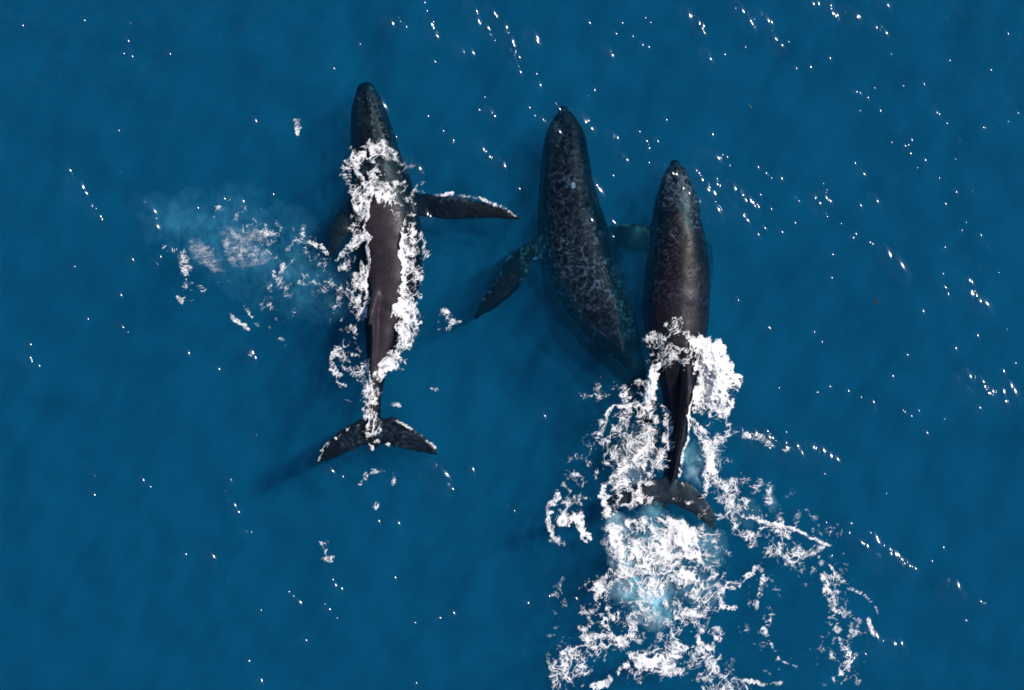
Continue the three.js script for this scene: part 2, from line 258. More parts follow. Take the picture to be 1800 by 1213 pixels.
// right whale: broad smooth back, tail stock arched out of the white wake
whale([
  limb([[1189, 287, -0.56, 0.18, 0.14], [1190, 300, -0.58, 0.4, 0.26], [1192, 325, -0.62, 0.6, 0.42], [1193, 350, -0.7, 0.78, 0.58], [1193, 390, -0.8, 0.9, 0.76], [1195, 430, -0.9, 1.05, 0.94], [1195, 480, -0.94, 1.16, 1.06], [1193, 530, -0.9, 1.18, 1.1], [1192, 580, -0.85, 1.12, 1.08], [1193, 630, -0.76, 0.88, 1.0], [1196, 680, -0.66, 0.64, 0.88], [1194, 740, -0.56, 0.44, 0.7], [1189, 800, -0.5, 0.28, 0.48], [1179, 850, -0.4, 0.26, 0.2], [1170, 884, -0.3, 0.18, 0.06]]),
  limb([[1204, 615, 0.06, 0.2, 0.22], [1206, 650, 0.26, 0.14, 0.28], [1206, 685, 0.52, 0.09, 0.32], [1203, 708, 0.66, 0.03, 0.2]], { join: 0.16 }),
  limb([[1207, 680, 0.2, 0.13, 0.46], [1200, 740, 0.14, 0.11, 0.48], [1192, 790, -0.03, 0.08, 0.4], [1183, 840, -0.2, 0.05, 0.26], [1176, 862, -0.26, 0.03, 0.12]], { join: 0.16 }),
  limb([[1158, 420, -0.85, 0.42, 0.17], [1132, 417, -0.8, 0.46, 0.13], [1104, 412, -0.72, 0.44, 0.1], [1082, 413, -1.0, 0.42, 0.085], [1058, 420, -2.3, 0.3, 0.07], [1045, 428, -2.8, 0.1, 0.03]], { join: 0.2, shape: knobby(23) }),
  limb([[1232, 425, -1.3, 0.36, 0.17], [1246, 440, -1.7, 0.34, 0.12], [1252, 470, -2.2, 0.3, 0.1], [1254, 505, -2.7, 0.2, 0.06], [1252, 530, -3, 0.06, 0.03]], { join: 0.2, shape: knobby(25) }),
  limb([[1172, 862, -0.24, 0.44, 0.1], [1145, 866, -0.2, 0.44, 0.085], [1115, 870, -0.2, 0.36, 0.07], [1092, 877, -0.22, 0.24, 0.05], [1072, 884, -0.26, 0.06, 0.025]], { join: 0.1, shape: knobby(27) }),
  limb([[1172, 862, -0.24, 0.44, 0.1], [1198, 868, -0.2, 0.46, 0.085], [1223, 884, -0.18, 0.4, 0.07], [1242, 904, -0.2, 0.28, 0.05], [1253, 922, -0.24, 0.14, 0.035], [1256, 933, -0.28, 0.05, 0.02]], { join: 0.1, shape: knobby(29) }),
], headKnobs([[1190, 295, 1193, 370, 9, -0.2], [1174, 308, 1163, 380, 8, -0.36], [1205, 308, 1222, 380, 8, -0.36]]),
(x, y, z) => {
  const px = x * PPM + 900, py = z * PPM + 606.5, dry = ss(450, 600, py);
  let m = 1.5 * causticMottle(x, z, 51, 4.2) * (1.2 - 1.1 * dry) * (1 - ss(600, 640, py) * 0.7);
  m += 0.32 * ss(0.05, 0.8, fbm(x * 2.2 + z * 1.2, z * 19 + x * 6, 3, 8)) * ss(420, 460, py) * (1 - ss(500, 560, py));
  if (py > 850) m += 0.35 * ss(-0.2, 0.5, fbm(x * 4, z * 4, 3, 12));
  if (px < 1140 && py < 460) m = 0.9 * ss(396, 390, py + 6 * noise(x * 7, 1, 2)) * ss(1128, 1118, px);
  m *= (0.6 + 0.9 * (1 - ss(370, 430, py))) * slit(px, py, 1193, 374);
  return tint((0.1 + 0.5 * dry + 0.5 * ss(835, 860, py)) * (1 + 0.3 * fbm(x * 3, z * 3, 3, 72) + 0.25 * fbm(x * 14, z * 9, 3, 77)), clamp(m, 0, 1.6), 0.84);
}, 'right whale with broad smooth back and arched tail stock in white wake');

// ---------------------------------------------------------------- foam
// Height of the skin above the sea, so that water washing over a back lies on it.
const TOP = { x0: -9, z0: -12, n: 520, c: 0.05, a: new Float32Array(520 * 520).fill(-9) };
scene.updateMatrixWorld(true);
for (const o of scene.children) if (/^humpback/.test(o.name)) {
  const p = o.geometry.attributes.position.array;
  for (let i = 0; i < p.length; i += 3) {
    const y = p[i + 1] + o.position.y; if (y < -0.2) continue;
    const cx = Math.round((p[i] + o.position.x - TOP.x0) / TOP.c), cz = Math.round((p[i + 2] + o.position.z - TOP.z0) / TOP.c);
    for (let b = -1; b < 2; b++) for (let a = -1; a < 2; a++) { const k = (cz + b) * TOP.n + cx + a; if (y > TOP.a[k]) TOP.a[k] = y; }
  }
}
const skinTop = (x, z) => { const i = Math.round((x - TOP.x0) / TOP.c), k = Math.round((z - TOP.z0) / TOP.c); return i < 0 || k < 0 || i >= TOP.n || k >= TOP.n ? -9 : TOP.a[k * TOP.n + i]; };
const swell = (x, z) => (1 - ss(18, 24, Math.hypot(x * 0.8, z))) * 0.025 * fbm(x * 0.35, z * 0.35, 3, 11);

class Patch {                                        // how much foam there is, over a rectangle of sea given in photo pixels
  constructor(x0, y0, x1, y1, step) { Object.assign(this, { x0, y0, step, w: Math.ceil((x1 - x0) / step) + 1, h: Math.ceil((y1 - y0) / step) + 1 }); this.d = new Float32Array(this.w * this.h); this.lift = new Float32Array(this.w * this.h); }
  along(points, f) {
    if (points.length === 1) points = [points[0], [points[0][0] + 0.01, ...points[0].slice(1)]];
    for (let i = 0; i + 1 < points.length; i++) {
      const [ax, ay, ar, ad] = points[i], [bx, by, br, bd] = points[i + 1], R = Math.max(ar, br) * 1.25, dx = bx - ax, dy = by - ay, l2 = dx * dx + dy * dy;
      const i0 = Math.max(0, Math.floor((Math.min(ax, bx) - R - this.x0) / this.step)), i1 = Math.min(this.w - 1, Math.ceil((Math.max(ax, bx) + R - this.x0) / this.step));
      const j0 = Math.max(0, Math.floor((Math.min(ay, by) - R - this.y0) / this.step)), j1 = Math.min(this.h - 1, Math.ceil((Math.max(ay, by) + R - this.y0) / this.step));
      for (let j = j0; j <= j1; j++) for (let k = i0; k <= i1; k++) {
        const gx = this.x0 + k * this.step, gy = this.y0 + j * this.step, r0 = mix(ar, br, 0.5), g = Math.min(1, r0 / 9);
        const px = gx + g * (7 * noise(gx * 0.03, gy * 0.03, 75) + 4.5 * noise(gx * 0.085, gy * 0.085, 77) + 2.6 * noise(gx * 0.24, gy * 0.24, 78)), py = gy + g * (7 * noise(gx * 0.03, gy * 0.03, 85) + 4.5 * noise(gx * 0.085, gy * 0.085, 87) + 2.6 * noise(gx * 0.24, gy * 0.24, 88));
        const t = clamp(((px - ax) * dx + (py - ay) * dy) / l2), q = Math.hypot(px - ax - dx * t, py - ay - dy * t) / mix(ar, br, t);
        if (q < 1.25) f(j * this.w + k, q, mix(ad, bd, t));
      }
    }
  }
  add(...points) { this.along(points, (k, q, d) => { const px = this.x0 + (k % this.w) * this.step, py = this.y0 + Math.floor(k / this.w) * this.step, v = d * (1 - ss(this.soft ?? 0.35, 1.2, q)) * (1 + 0.28 * noise(px * 0.06, py * 0.06, 79) + 0.2 * noise(px * 0.17, py * 0.17, 80)); if (v > this.d[k]) this.d[k] = v; }); return this; }
  cut(...points) { this.along(points.map((p) => [p[0], p[1], p[2], 1]), (k, q) => { this.d[k] *= ss(0.88, 1.02, q); }); return this; }
  raise(...points) { this.along(points, (k, q, d) => { const v = d * (1 - ss(0.1, 1.1, q)); if (v > this.lift[k]) this.lift[k] = v; }); return this; }
  mesh(name, pattern, make, material) {             // make(alpha, x, z, lift) -> height
    const pos = [], col = [], idx = [], uv = [], id = new Int32Array(this.d.length).fill(-1), A = new Float32Array(this.d.length);
    for (let j = 0, k = 0; j < this.h; j++) for (let i = 0; i < this.w; i++, k++) if (this.d[k] > 0.02) A[k] = pattern(X(this.x0 + i * this.step), Z(this.y0 + j * this.step), this.d[k]);
    const vert = (i, j) => { const k = j * this.w + i; if (id[k] < 0) { const x = X(this.x0 + i * this.step), z = Z(this.y0 + j * this.step), c = make(A[k], x, z, this.lift[k]); id[k] = pos.length / 3; pos.push(x, c[0], z); col.push(c[1], c[2], c[3], A[k]); } return id[k]; };
    for (let j = 0; j + 1 < this.h; j++) for (let i = 0; i + 1 < this.w; i++) {
      const k = j * this.w + i; if (Math.max(A[k], A[k + 1], A[k + this.w], A[k + this.w + 1]) < (this.faint ?? 0.12)) continue;
      const a = vert(i, j), b = vert(i + 1, j), c = vert(i, j + 1), e = vert(i + 1, j + 1); idx.push(a, c, b, b, c, e);
    }
    const m = new THREE.Mesh(geometry(pos, idx, null, col, 4), material); m.name = name; scene.add(m); return m;
  }
}
// the make-up of a foam: a thin film, threads between bubbles of three sizes, loose flecks, and dense froth where there is most
function lace(x, z, D, k = 0, stretch = 1) {
  const q1 = fbm(x * 0.9, z * 0.9, 2, 100 + k), q2 = fbm(x * 0.9 + 5, z * 0.9, 2, 110 + k), r1 = fbm(x * 3.2, z * 3.2, 2, 104 + k), r2 = fbm(x * 3.2 + 4, z * 3.2, 2, 114 + k);
  const wx = x + 0.4 * q1 + 0.13 * r1, wz = (z + 0.4 * q2 + 0.13 * r2) / stretch;
  const n1 = fbm(x * 1.3, z * 1.3, 3, 120 + k), n2 = fbm(x * 3.3, z * 3.3, 3, 130 + k), n3 = fbm(x * 9, z * 9, 3, 140 + k);
  D *= 0.84 + 0.16 * ss(0.75, 1.1, D); const E = D + 0.28 * n1;
  let clear = 1 - 0.5 * ss(0.36, 0.9, E + 0.4 * n2 + 0.15 * n3) * (0.75 + 0.5 * n3);
  const thread = (scale, seed, from, width, n, full) => { const here = full * ss(from - 0.16, from + 0.18, E + n); if (here <= 0) return; worley(wx * scale, wz * scale, seed); const w = Math.max(0.02, width * (0.35 + 0.8 * E + 0.5 * n3)); clear *= 1 - here * (1 - ss(w * 0.1, w, W[1] - W[0])); };
  const strand = (scale, seed, from, width, full) => { const here = full * ss(from - 0.16, from + 0.18, E + 0.45 * n2); if (here <= 0) return; const v = Math.abs(fbm(wx * scale, wz * scale, 3, seed)); clear *= 1 - here * (1 - ss(width * 0.15, width * (0.6 + 0.6 * E + 0.4 * n3), v)); };
  thread(1.5, k + 1, 0.3, 0.08, 0.4 * n2, 1); thread(3.4, k + 2, 0.38, 0.15, 0.5 * n2, 0.95); thread(7.5, k + 3, 0.52, 0.22, 0.6 * n2, 0.7); thread(14, k + 4, 0.6, 0.3, 0.7 * n2, 0.4);
  strand(1.3, k + 160, 0.26, 0.045, 1); strand(2.9, k + 165, 0.36, 0.075, 0.95); strand(6, k + 170, 0.44, 0.1, 0.85);
  clear *= 1 - 0.8 * ss(0.0, 0.3, E - 0.95 + 0.6 * n3 + 0.55 * n2);
  clear *= 1 - 0.75 * ss(0.0, 0.2, 0.7 * D - 0.69 + 0.8 * fbm(wx * 7, wz * 7, 3, 170 + k) + 0.4 * n2);
  clear *= 1 - ss(0.95, 1.35, E + 0.35 * n2 + 0.35 * n3);
  return clamp(1 - clear) ** 1.45 * ss(0.04, 0.34, D + 0.16 * n3);
}
const froth = new THREE.MeshPhysicalMaterial({ name: 'foam', vertexColors: true, transparent: true, roughness: 0.85, specularIntensity: 0.3 });
const bubbles = new THREE.MeshPhysicalMaterial({ name: 'bubbles', vertexColors: true, transparent: true, roughness: 1, specularIntensity: 0 });
const onTop = (x, z) => Math.max(swell(x, z), skinTop(x, z) - 0.0);
const crest = (A, x, z, L) => {
  const n = fbm(x * 4.5, z * 4.5, 4, 200), m = fbm(x * 13, z * 13, 3, 220), g = 0.74 + 0.04 * m + 0.05 * n + 0.17 * A * A;
  return [onTop(x, z) + 0.025 + 0.004 * A + 0.02 * n + L * ss(0, 0.6, A) * (0.8 + 0.35 * n + 0.1 * m), g, g * 0.96, g * 0.91];
};

// round the left whale
const F1 = new Patch(540, 240, 930, 830, 1.15)
  .add([668, 252, 9, 0.7], [650, 258, 12, 0.95], [634, 275, 12, 1], [632, 298, 10, 0.85], [642, 322, 10, 0.85], [652, 340, 8, 0.95])
  .add([652, 266, 15, 1.15], [662, 280, 11, 0.95], [657, 306, 9, 0.8], [653, 330, 8, 0.9]).add([664, 256, 20, 0.62], [684, 272, 24, 0.5], [700, 300, 26, 0.42], [704, 318, 18, 0.5])
  .add([620, 266, 12, 0.62], [617, 300, 14, 0.66]).add([616, 310, 18, 0.5], [622, 345, 18, 0.55])
  .add([645, 322, 18, 0.9], [676, 330, 16, 0.86], [706, 322, 13, 0.9], [722, 336, 18, 0.74], [744, 332, 10, 0.62]).add([666, 342, 18, 0.88], [690, 352, 26, 0.74], [716, 358, 22, 0.58])
  .add([654, 344, 3.5, 1.2], [663, 362, 3.5, 1.2], [679, 376, 3.5, 1.15], [694, 390, 4, 1.15], [705, 405, 6, 1.2]).add([692, 372, 18, 0.55], [714, 388, 26, 0.56], [732, 402, 14, 0.55])
  .add([640, 345, 15, 0.8], [637, 372, 14, 0.66], [630, 395, 13, 0.66], [632, 412, 15, 0.8]).add([622, 350, 11, 0.56], [618, 385, 10, 0.5])
  .add([652, 346, 4, 1.15], [645, 372, 4, 1.2], [643, 398, 4, 1.2], [650, 420, 7, 1.3], [647, 440, 4, 1.2], [645, 500, 5, 1.2], [646, 530, 4.5, 1.1], [642, 562, 4, 0.8])
  .add([646, 424, 18, 1.35]).add([636, 424, 20, 1.1], [616, 442, 13, 0.85], [602, 458, 9, 0.66]).add([612, 462, 24, 0.46])
  .add([636, 470, 9, 0.62], [635, 520, 10, 0.68], [638, 560, 11, 0.62]).add([622, 490, 15, 0.46], [621, 545, 15, 0.52], [621, 590, 15, 0.54], [636, 640, 14, 0.62])
  .add([614, 600, 10, 0.55], [594, 610, 9, 0.75], [584, 634, 9, 0.75], [589, 658, 9, 0.75], [597, 680, 7, 0.7]).add([612, 625, 26, 0.5], [625, 655, 20, 0.46])
  .add([704, 420, 15, 1.35]).add([704, 406, 6, 1.2], [702, 440, 7, 1.25], [707, 470, 5, 1.2], [712, 496, 6, 1.2], [704, 516, 10, 1.2], [692, 540, 11, 1.2], [686, 556, 8, 1.2])
  .add([716, 424, 26, 1], [738, 438, 20, 0.85], [746, 452, 12, 0.82]).add([722, 450, 30, 0.74], [726, 480, 26, 0.68], [732, 508, 18, 0.64]).add([740, 470, 14, 0.66])
  .add([714, 520, 20, 0.86], [708, 545, 25, 1.05], [710, 572, 23, 1], [706, 594, 22, 0.92], [696, 616, 18, 0.96], [684, 638, 16, 0.95], [668, 658, 11, 1]).add([726, 560, 18, 0.55], [722, 600, 16, 0.5], [704, 640, 14, 0.5])
  .add([648, 636, 7, 0.85], [648, 662, 11, 0.95], [651, 700, 13, 0.84], [649, 730, 13, 0.8], [655, 762, 16, 0.9], [658, 790, 7, 0.72])
  .add([692, 737, 2.4, 0.5], [718, 750, 3, 0.66], [746, 767, 3.4, 0.74], [764, 786, 3, 0.7]).add([680, 780, 5, 0.9]).add([640, 742, 3, 0.36], [600, 762, 3.5, 0.48], [566, 788, 4, 0.56], [558, 810, 3.5, 0.7])
  .add([690, 700, 8, 0.6], [702, 706, 7, 0.62]).add([604, 706, 7, 0.5], [618, 712, 6, 0.5]).add([660, 690, 30, 0.26], [604, 560, 34, 0.24], [596, 510, 30, 0.24])
  .add([742, 337, 5, 0.56], [770, 342, 3.5, 0.58], [808, 343, 4.4, 0.66], [850, 351, 4, 0.7], [888, 364, 4, 0.66], [912, 380, 3.5, 0.56])
  .cut([654, 347, 2], [659, 370, 12], [667, 385, 21], [674, 398, 28], [678, 412, 25], [677, 425, 22], [675, 440, 25], [676, 470, 27], [678, 497, 31], [675, 516, 27], [669, 545, 18], [664, 562, 14], [664, 580, 10], [661, 604, 9], [658, 632, 8], [655, 655, 5], [654, 666, 1.5])
  .cut([606, 376, 9], [596, 400, 17], [584, 436, 15])
  .cut([688, 568, 8], [684, 588, 8], [678, 606, 6]).raise([644, 422, 22, 0.1]).raise([706, 425, 26, 0.12], [712, 440, 20, 0.05]).raise([706, 550, 26, 0.1], [690, 620, 18, 0.06]);
tag(F1.mesh('foam', (x, z, D) => lace(x, z, D * 0.86, 0), crest, froth), 'white lacy foam streaming round the back of the left whale', 'foam', null, 'stuff');

// the wake of the right whale
const F2 = new Patch(960, 545, 1620, 1240, 1.2)
  .add([1330, 850, 60, 0.22], [1420, 940, 60, 0.22], [1490, 1060, 50, 0.22], [1480, 1180, 60, 0.24]).add([1370, 1190, 60, 0.22]).add([1010, 1040, 60, 0.28], [985, 1130, 50, 0.3]).add([1060, 660, 40, 0.3], [1035, 760, 40, 0.26], [1010, 860, 40, 0.3])
  .add([1190, 868, 14, 0.3], [1220, 886, 16, 0.42], [1246, 915, 16, 0.42])
  .add([1120, 720, 56, 0.5], [1115, 790, 62, 0.52], [1112, 860, 56, 0.5]).add([1240, 770, 46, 0.44], [1262, 830, 52, 0.46], [1270, 890, 52, 0.47]).add([1300, 884, 40, 0.42], [1350, 940, 48, 0.43], [1420, 985, 46, 0.42], [1470, 1040, 30, 0.36]).add([1230, 960, 60, 0.56], [1240, 1030, 56, 0.55], [1210, 1090, 50, 0.46])
  .add([1124, 960, 72, 0.6], [1130, 1040, 76, 0.58], [1120, 1110, 66, 0.48]).add([1066, 1060, 46, 0.54], [1040, 1126, 50, 0.53], [1000, 1180, 50, 0.44], [1000, 1230, 50, 0.46]).add([1130, 1160, 50, 0.5], [1220, 1150, 56, 0.5], [1280, 1210, 46, 0.48]).add([1340, 1040, 40, 0.36], [1330, 1110, 40, 0.34]).add([1496, 1110, 26, 0.3], [1490, 1180, 32, 0.3]).add([1020, 850, 36, 0.32])
  .add([1190, 590, 34, 0.5], [1180, 625, 34, 0.5]).add([1150, 600, 20, 0.48], [1150, 640, 18, 0.5]).add([1166, 562, 8, 0.7], [1160, 585, 10, 0.55], [1158, 612, 11, 0.66], [1156, 640, 10, 0.8]).add([1148, 590, 12, 0.46], [1146, 625, 13, 0.5])
  .add([1168, 562, 9, 0.72], [1186, 572, 12, 0.62], [1208, 588, 14, 0.66], [1226, 604, 15, 0.9]).add([1160, 612, 6, 0.72], [1190, 611, 6, 0.72], [1214, 618, 9, 0.66]).add([1176, 632, 16, 0.5], [1202, 628, 16, 0.52])
  .add([1230, 602, 18, 1], [1252, 620, 26, 1.3], [1262, 650, 32, 1.6], [1264, 684, 34, 1.6], [1256, 712, 24, 1.2], [1262, 738, 14, 0.8]).add([1284, 676, 24, 1.25], [1280, 706, 20, 1], [1270, 735, 14, 0.8], [1288, 758, 12, 0.85]).add([1240, 640, 24, 1.2], [1236, 690, 20, 1.25], [1232, 720, 14, 0.9])
  .add([1153, 640, 9, 1.1], [1149, 670, 15, 1.45], [1143, 698, 19, 1.4], [1138, 718, 14, 1]).add([1128, 690, 16, 0.8], [1100, 684, 20, 0.5], [1092, 700, 18, 0.52])
  .add([1058, 764, 8, 0.6], [1060, 738, 8, 0.8], [1072, 716, 8, 0.95], [1092, 710, 7, 0.95], [1132, 712, 8, 1]).add([1072, 730, 20, 0.55])
  .add([1110, 742, 28, 0.52], [1134, 768, 34, 0.66], [1152, 800, 30, 0.82], [1124, 824, 30, 0.72], [1094, 852, 26, 0.66]).add([1066, 790, 20, 0.5], [1080, 815, 22, 0.52])
  .add([1168, 722, 12, 0.8], [1178, 742, 8, 0.9], [1164, 768, 14, 0.95], [1180, 786, 8, 0.9]).add([1150, 740, 18, 0.7])
  .add([1146, 786, 7, 0.9], [1108, 812, 7, 0.95], [1082, 834, 7, 0.95], [1066, 858, 7, 0.9], [1060, 880, 10, 1], [1070, 900, 11, 1.05])
  .add([1218, 655, 3, 0.8], [1226, 662, 4, 0.9], [1220, 690, 4, 0.9], [1212, 712, 4, 1.1], [1208, 752, 4, 1], [1202, 800, 4, 0.85], [1194, 838, 4, 0.8], [1200, 856, 4, 0.8])
  .add([1213, 735, 9, 0.85], [1236, 770, 16, 0.82], [1256, 800, 18, 0.85]).add([1262, 782, 12, 0.85], [1290, 764, 10, 0.95]).add([1250, 800, 14, 1], [1246, 828, 20, 1.35], [1238, 858, 14, 1], [1222, 880, 8, 0.8]).add([1200, 745, 10, 0.6])
  .add([1282, 850, 26, 0.52], [1330, 850, 18, 0.5]).add([1268, 880, 14, 0.62], [1300, 892, 18, 0.66], [1320, 903, 7, 0.9], [1356, 920, 5, 0.95], [1400, 934, 4.5, 1], [1436, 950, 3.5, 0.95], [1462, 961, 2.5, 0.75])
  .add([1290, 930, 26, 0.42], [1330, 940, 22, 0.44], [1380, 965, 24, 0.48], [1428, 980, 22, 0.54]).add([1440, 985, 10, 0.7], [1446, 1020, 10, 0.74], [1462, 1050, 8, 0.56], [1482, 1078, 8, 0.6])
  .add([1462, 1000, 5, 0.7], [1494, 1032, 6, 0.85], [1520, 1045, 6, 0.95], [1535, 1062, 5, 0.8], [1546, 1082, 3, 0.7]).add([1528, 1090, 6, 0.6], [1540, 1118, 5, 0.6])
  .add([1338, 1012, 4, 0.8], [1336, 1042, 8, 0.75], [1326, 1074, 7, 0.66]).add([1330, 1000, 8, 0.75], [1300, 1024, 9, 0.8], [1262, 1042, 13, 0.95], [1268, 1068, 9, 0.85], [1290, 1064, 6, 0.8])
  .add([1078, 924, 10, 1], [1082, 960, 14, 1], [1090, 1000, 14, 0.95], [1110, 1016, 16, 0.95]).add([1106, 926, 16, 0.95], [1140, 920, 20, 0.85], [1178, 930, 24, 1.05], [1202, 944, 28, 1.35], [1226, 978, 16, 0.95])
  .add([1130, 962, 44, 0.9], [1180, 976, 40, 0.92]).add([1100, 1010, 14, 1.1], [1140, 1000, 22, 1.15], [1172, 996, 18, 1])
  .add([1205, 1016, 25, 1.5]).add([1240, 1020, 22, 0.66], [1226, 1060, 26, 0.66]).add([1140, 1050, 56, 0.52]).add([1170, 1040, 14, 0.7], [1190, 1080, 14, 0.66], [1240, 1080, 8, 0.7])
  .add([1090, 866, 20, 0.6], [1118, 878, 14, 0.66]).add([1124, 850, 9, 1], [1122, 880, 8, 1]).add([1140, 850, 16, 0.55])
  .add([1072, 1006, 7, 0.9], [1056, 1036, 8, 0.9], [1050, 1062, 7, 0.85]).add([1070, 1030, 22, 0.52], [1086, 1066, 26, 0.62], [1062, 1086, 16, 0.66], [1036, 1110, 14, 0.85], [1022, 1136, 8, 0.7])
  .add([1030, 1126, 12, 0.95], [1060, 1112, 12, 1], [1086, 1122, 12, 0.95], [1100, 1146, 14, 0.85], [1130, 1166, 15, 0.92], [1166, 1160, 14, 0.95], [1196, 1150, 9, 0.7]).add([1066, 1130, 18, 0.95])
  .add([1176, 1168, 22, 0.72], [1190, 1185, 14, 0.7]).add([1182, 1142, 8, 0.8], [1214, 1138, 9, 0.95], [1238, 1152, 12, 0.85], [1262, 1182, 13, 0.85], [1290, 1222, 16, 0.85]).add([1232, 1128, 13, 0.85]).add([1262, 1205, 16, 0.8])
  .add([1096, 1172, 8, 0.8], [1070, 1188, 9, 0.8], [1050, 1206, 10, 0.85]).add([985, 1150, 14, 0.5], [975, 1190, 16, 0.5], [1005, 1205, 16, 0.55]).add([1000, 1140, 8, 0.6], [1020, 1160, 10, 0.56])
  .add([1160, 1110, 30, 0.46], [1230, 1100, 26, 0.46], [1270, 1110, 14, 0.5]).add([1340, 1110, 9, 0.75], [1352, 1124, 5, 0.7], [1366, 1160, 4, 0.5], [1400, 1176, 4, 0.6]).add([1470, 1100, 7, 0.5], [1476, 1130, 7, 0.55], [1496, 1160, 9, 0.66], [1470, 1200, 12, 0.44])
  .add([1350, 880, 12, 0.6], [1352, 850, 8, 0.66]).add([1400, 960, 16, 0.5]).add([1310, 1195, 5, 0.7], [1372, 1200, 6, 0.6]).add([1042, 850, 14, 0.46], [1048, 830, 10, 0.5]).add([1016, 880, 8, 0.5], [1030, 872, 8, 0.6])
  .add([1296, 765, 7, 0.9], [1340, 776, 10, 0.7], [1380, 790, 6, 0.5])
  .cut([1186, 655, 11], [1192, 680, 16], [1196, 700, 14], [1196, 730, 12], [1194, 760, 10], [1188, 800, 8], [1180, 838, 5], [1174, 862, 2]).cut([1185, 598, 12], [1200, 600, 10]).cut([1098, 876, 9]).cut([1142, 862, 10], [1158, 866, 9]).cut([1112, 700, 4]).cut([1066, 1132, 7]).cut([1222, 812, 10], [1214, 830, 9])
  .raise([1250, 625, 26, 0.2], [1262, 655, 36, 0.42], [1266, 690, 34, 0.42], [1250, 715, 22, 0.2]).raise([1286, 680, 24, 0.3]).raise([1147, 668, 16, 0.2], [1142, 700, 18, 0.25]).raise([1246, 828, 22, 0.2]).raise([1205, 1016, 20, 0.2]).raise([1195, 945, 24, 0.16]).raise([1090, 980, 24, 0.1], [1140, 1000, 22, 0.1]);
tag(F2.mesh('foam_001', (x, z, D) => lace(x, z, D * 0.95, 10), crest, froth), 'churned white wake behind the tail of the right whale', 'foam', null, 'stuff');

// an island of foam beside the wake
const F3 = new Patch(940, 850, 1070, 980, 1.1)
  .add([988, 872, 8, 0.62], [970, 890, 9, 0.72], [966, 920, 9, 0.72], [972, 946, 10, 0.6], [992, 958, 10, 0.5]).add([996, 906, 34, 0.52]).add([990, 918, 16, 0.8], [1014, 914, 15, 1], [1030, 926, 10, 0.9], [1034, 940, 9, 0.95], [1026, 950, 6, 0.8]);
tag(F3.mesh('foam_002', (x, z, D) => lace(x, z, D, 20), crest, froth), 'small round island of foam left of the wake and the right whale flukes', 'foam', null, 'stuff');

// thin wisps on open water
const F4 = new Patch(500, 190, 860, 1000, 1.15)
  .add([523, 216, 7, 0.5], [526, 232, 6, 0.75]).add([784, 552, 14, 0.5], [780, 576, 12, 0.52], [798, 562, 8, 0.5]).add([568, 960, 14, 0.5], [566, 978, 10, 0.55], [578, 985, 7, 0.5])
  .add([633, 852, 5, 0.6], [645, 832, 5, 0.6], [670, 822, 6, 0.62], [690, 830, 6, 0.52], [692, 850, 6, 0.48]).add([660, 892, 9, 0.5], [658, 898, 5, 0.7]).add([758, 682, 6, 0.66], [768, 684, 5, 0.6]);
tag(F4.mesh('foam_003', (x, z, D) => lace(x, z, D, 30), crest, froth), 'thin scattered wisps of foam on open water around the left whale', 'foam', null, 'stuff');
const F5 = new Patch(225, 335, 640, 640, 1.1)
  .add([420, 450, 70, 0.25], [520, 450, 80, 0.26], [590, 500, 50, 0.24]).add([480, 530, 70, 0.27], [570, 560, 50, 0.22]).add([400, 380, 40, 0.25], [500, 390, 40, 0.27])
  .add([318, 470, 12, 0.5], [328, 455, 15, 0.5], [324, 478, 9, 0.55]).add([336, 495, 8, 0.56], [348, 505, 8, 0.6], [362, 512, 6, 0.55]).add([312, 522, 6, 0.66], [322, 528, 5, 0.62]).add([404, 546, 4, 0.8], [416, 562, 5, 0.95], [428, 576, 5, 0.85], [434, 580, 4, 0.7]).add([436, 536, 7, 0.72], [440, 552, 5, 0.8], [452, 572, 6, 0.8])
  .add([548, 428, 5, 0.75], [562, 436, 6, 0.9], [580, 450, 6, 0.75]).add([480, 480, 5, 0.66], [488, 500, 4, 0.7]).add([512, 460, 5, 0.56], [516, 478, 4, 0.56]).add([530, 498, 8, 0.56]).add([288, 436, 6, 0.56], [312, 440, 6, 0.56]).add([390, 375, 12, 0.46], [400, 372, 8, 0.52]).add([470, 386, 8, 0.52]).add([535, 415, 10, 0.48]).add([500, 430, 26, 0.36]).add([480, 400, 34, 0.33]).add([560, 500, 34, 0.36]).add([450, 470, 44, 0.3]).add([520, 550, 34, 0.3]).add([330, 510, 24, 0.36]).add([488, 606, 10, 0.46], [506, 618, 6, 0.4]).add([440, 622, 8, 0.5]);
tag(F5.mesh('foam_004', (x, z, D) => lace(x, z, D * 0.9, 40, 0.8), crest, froth), 'loose flecks of foam over the pale bubble cloud left of the left whale', 'foam', null, 'stuff');

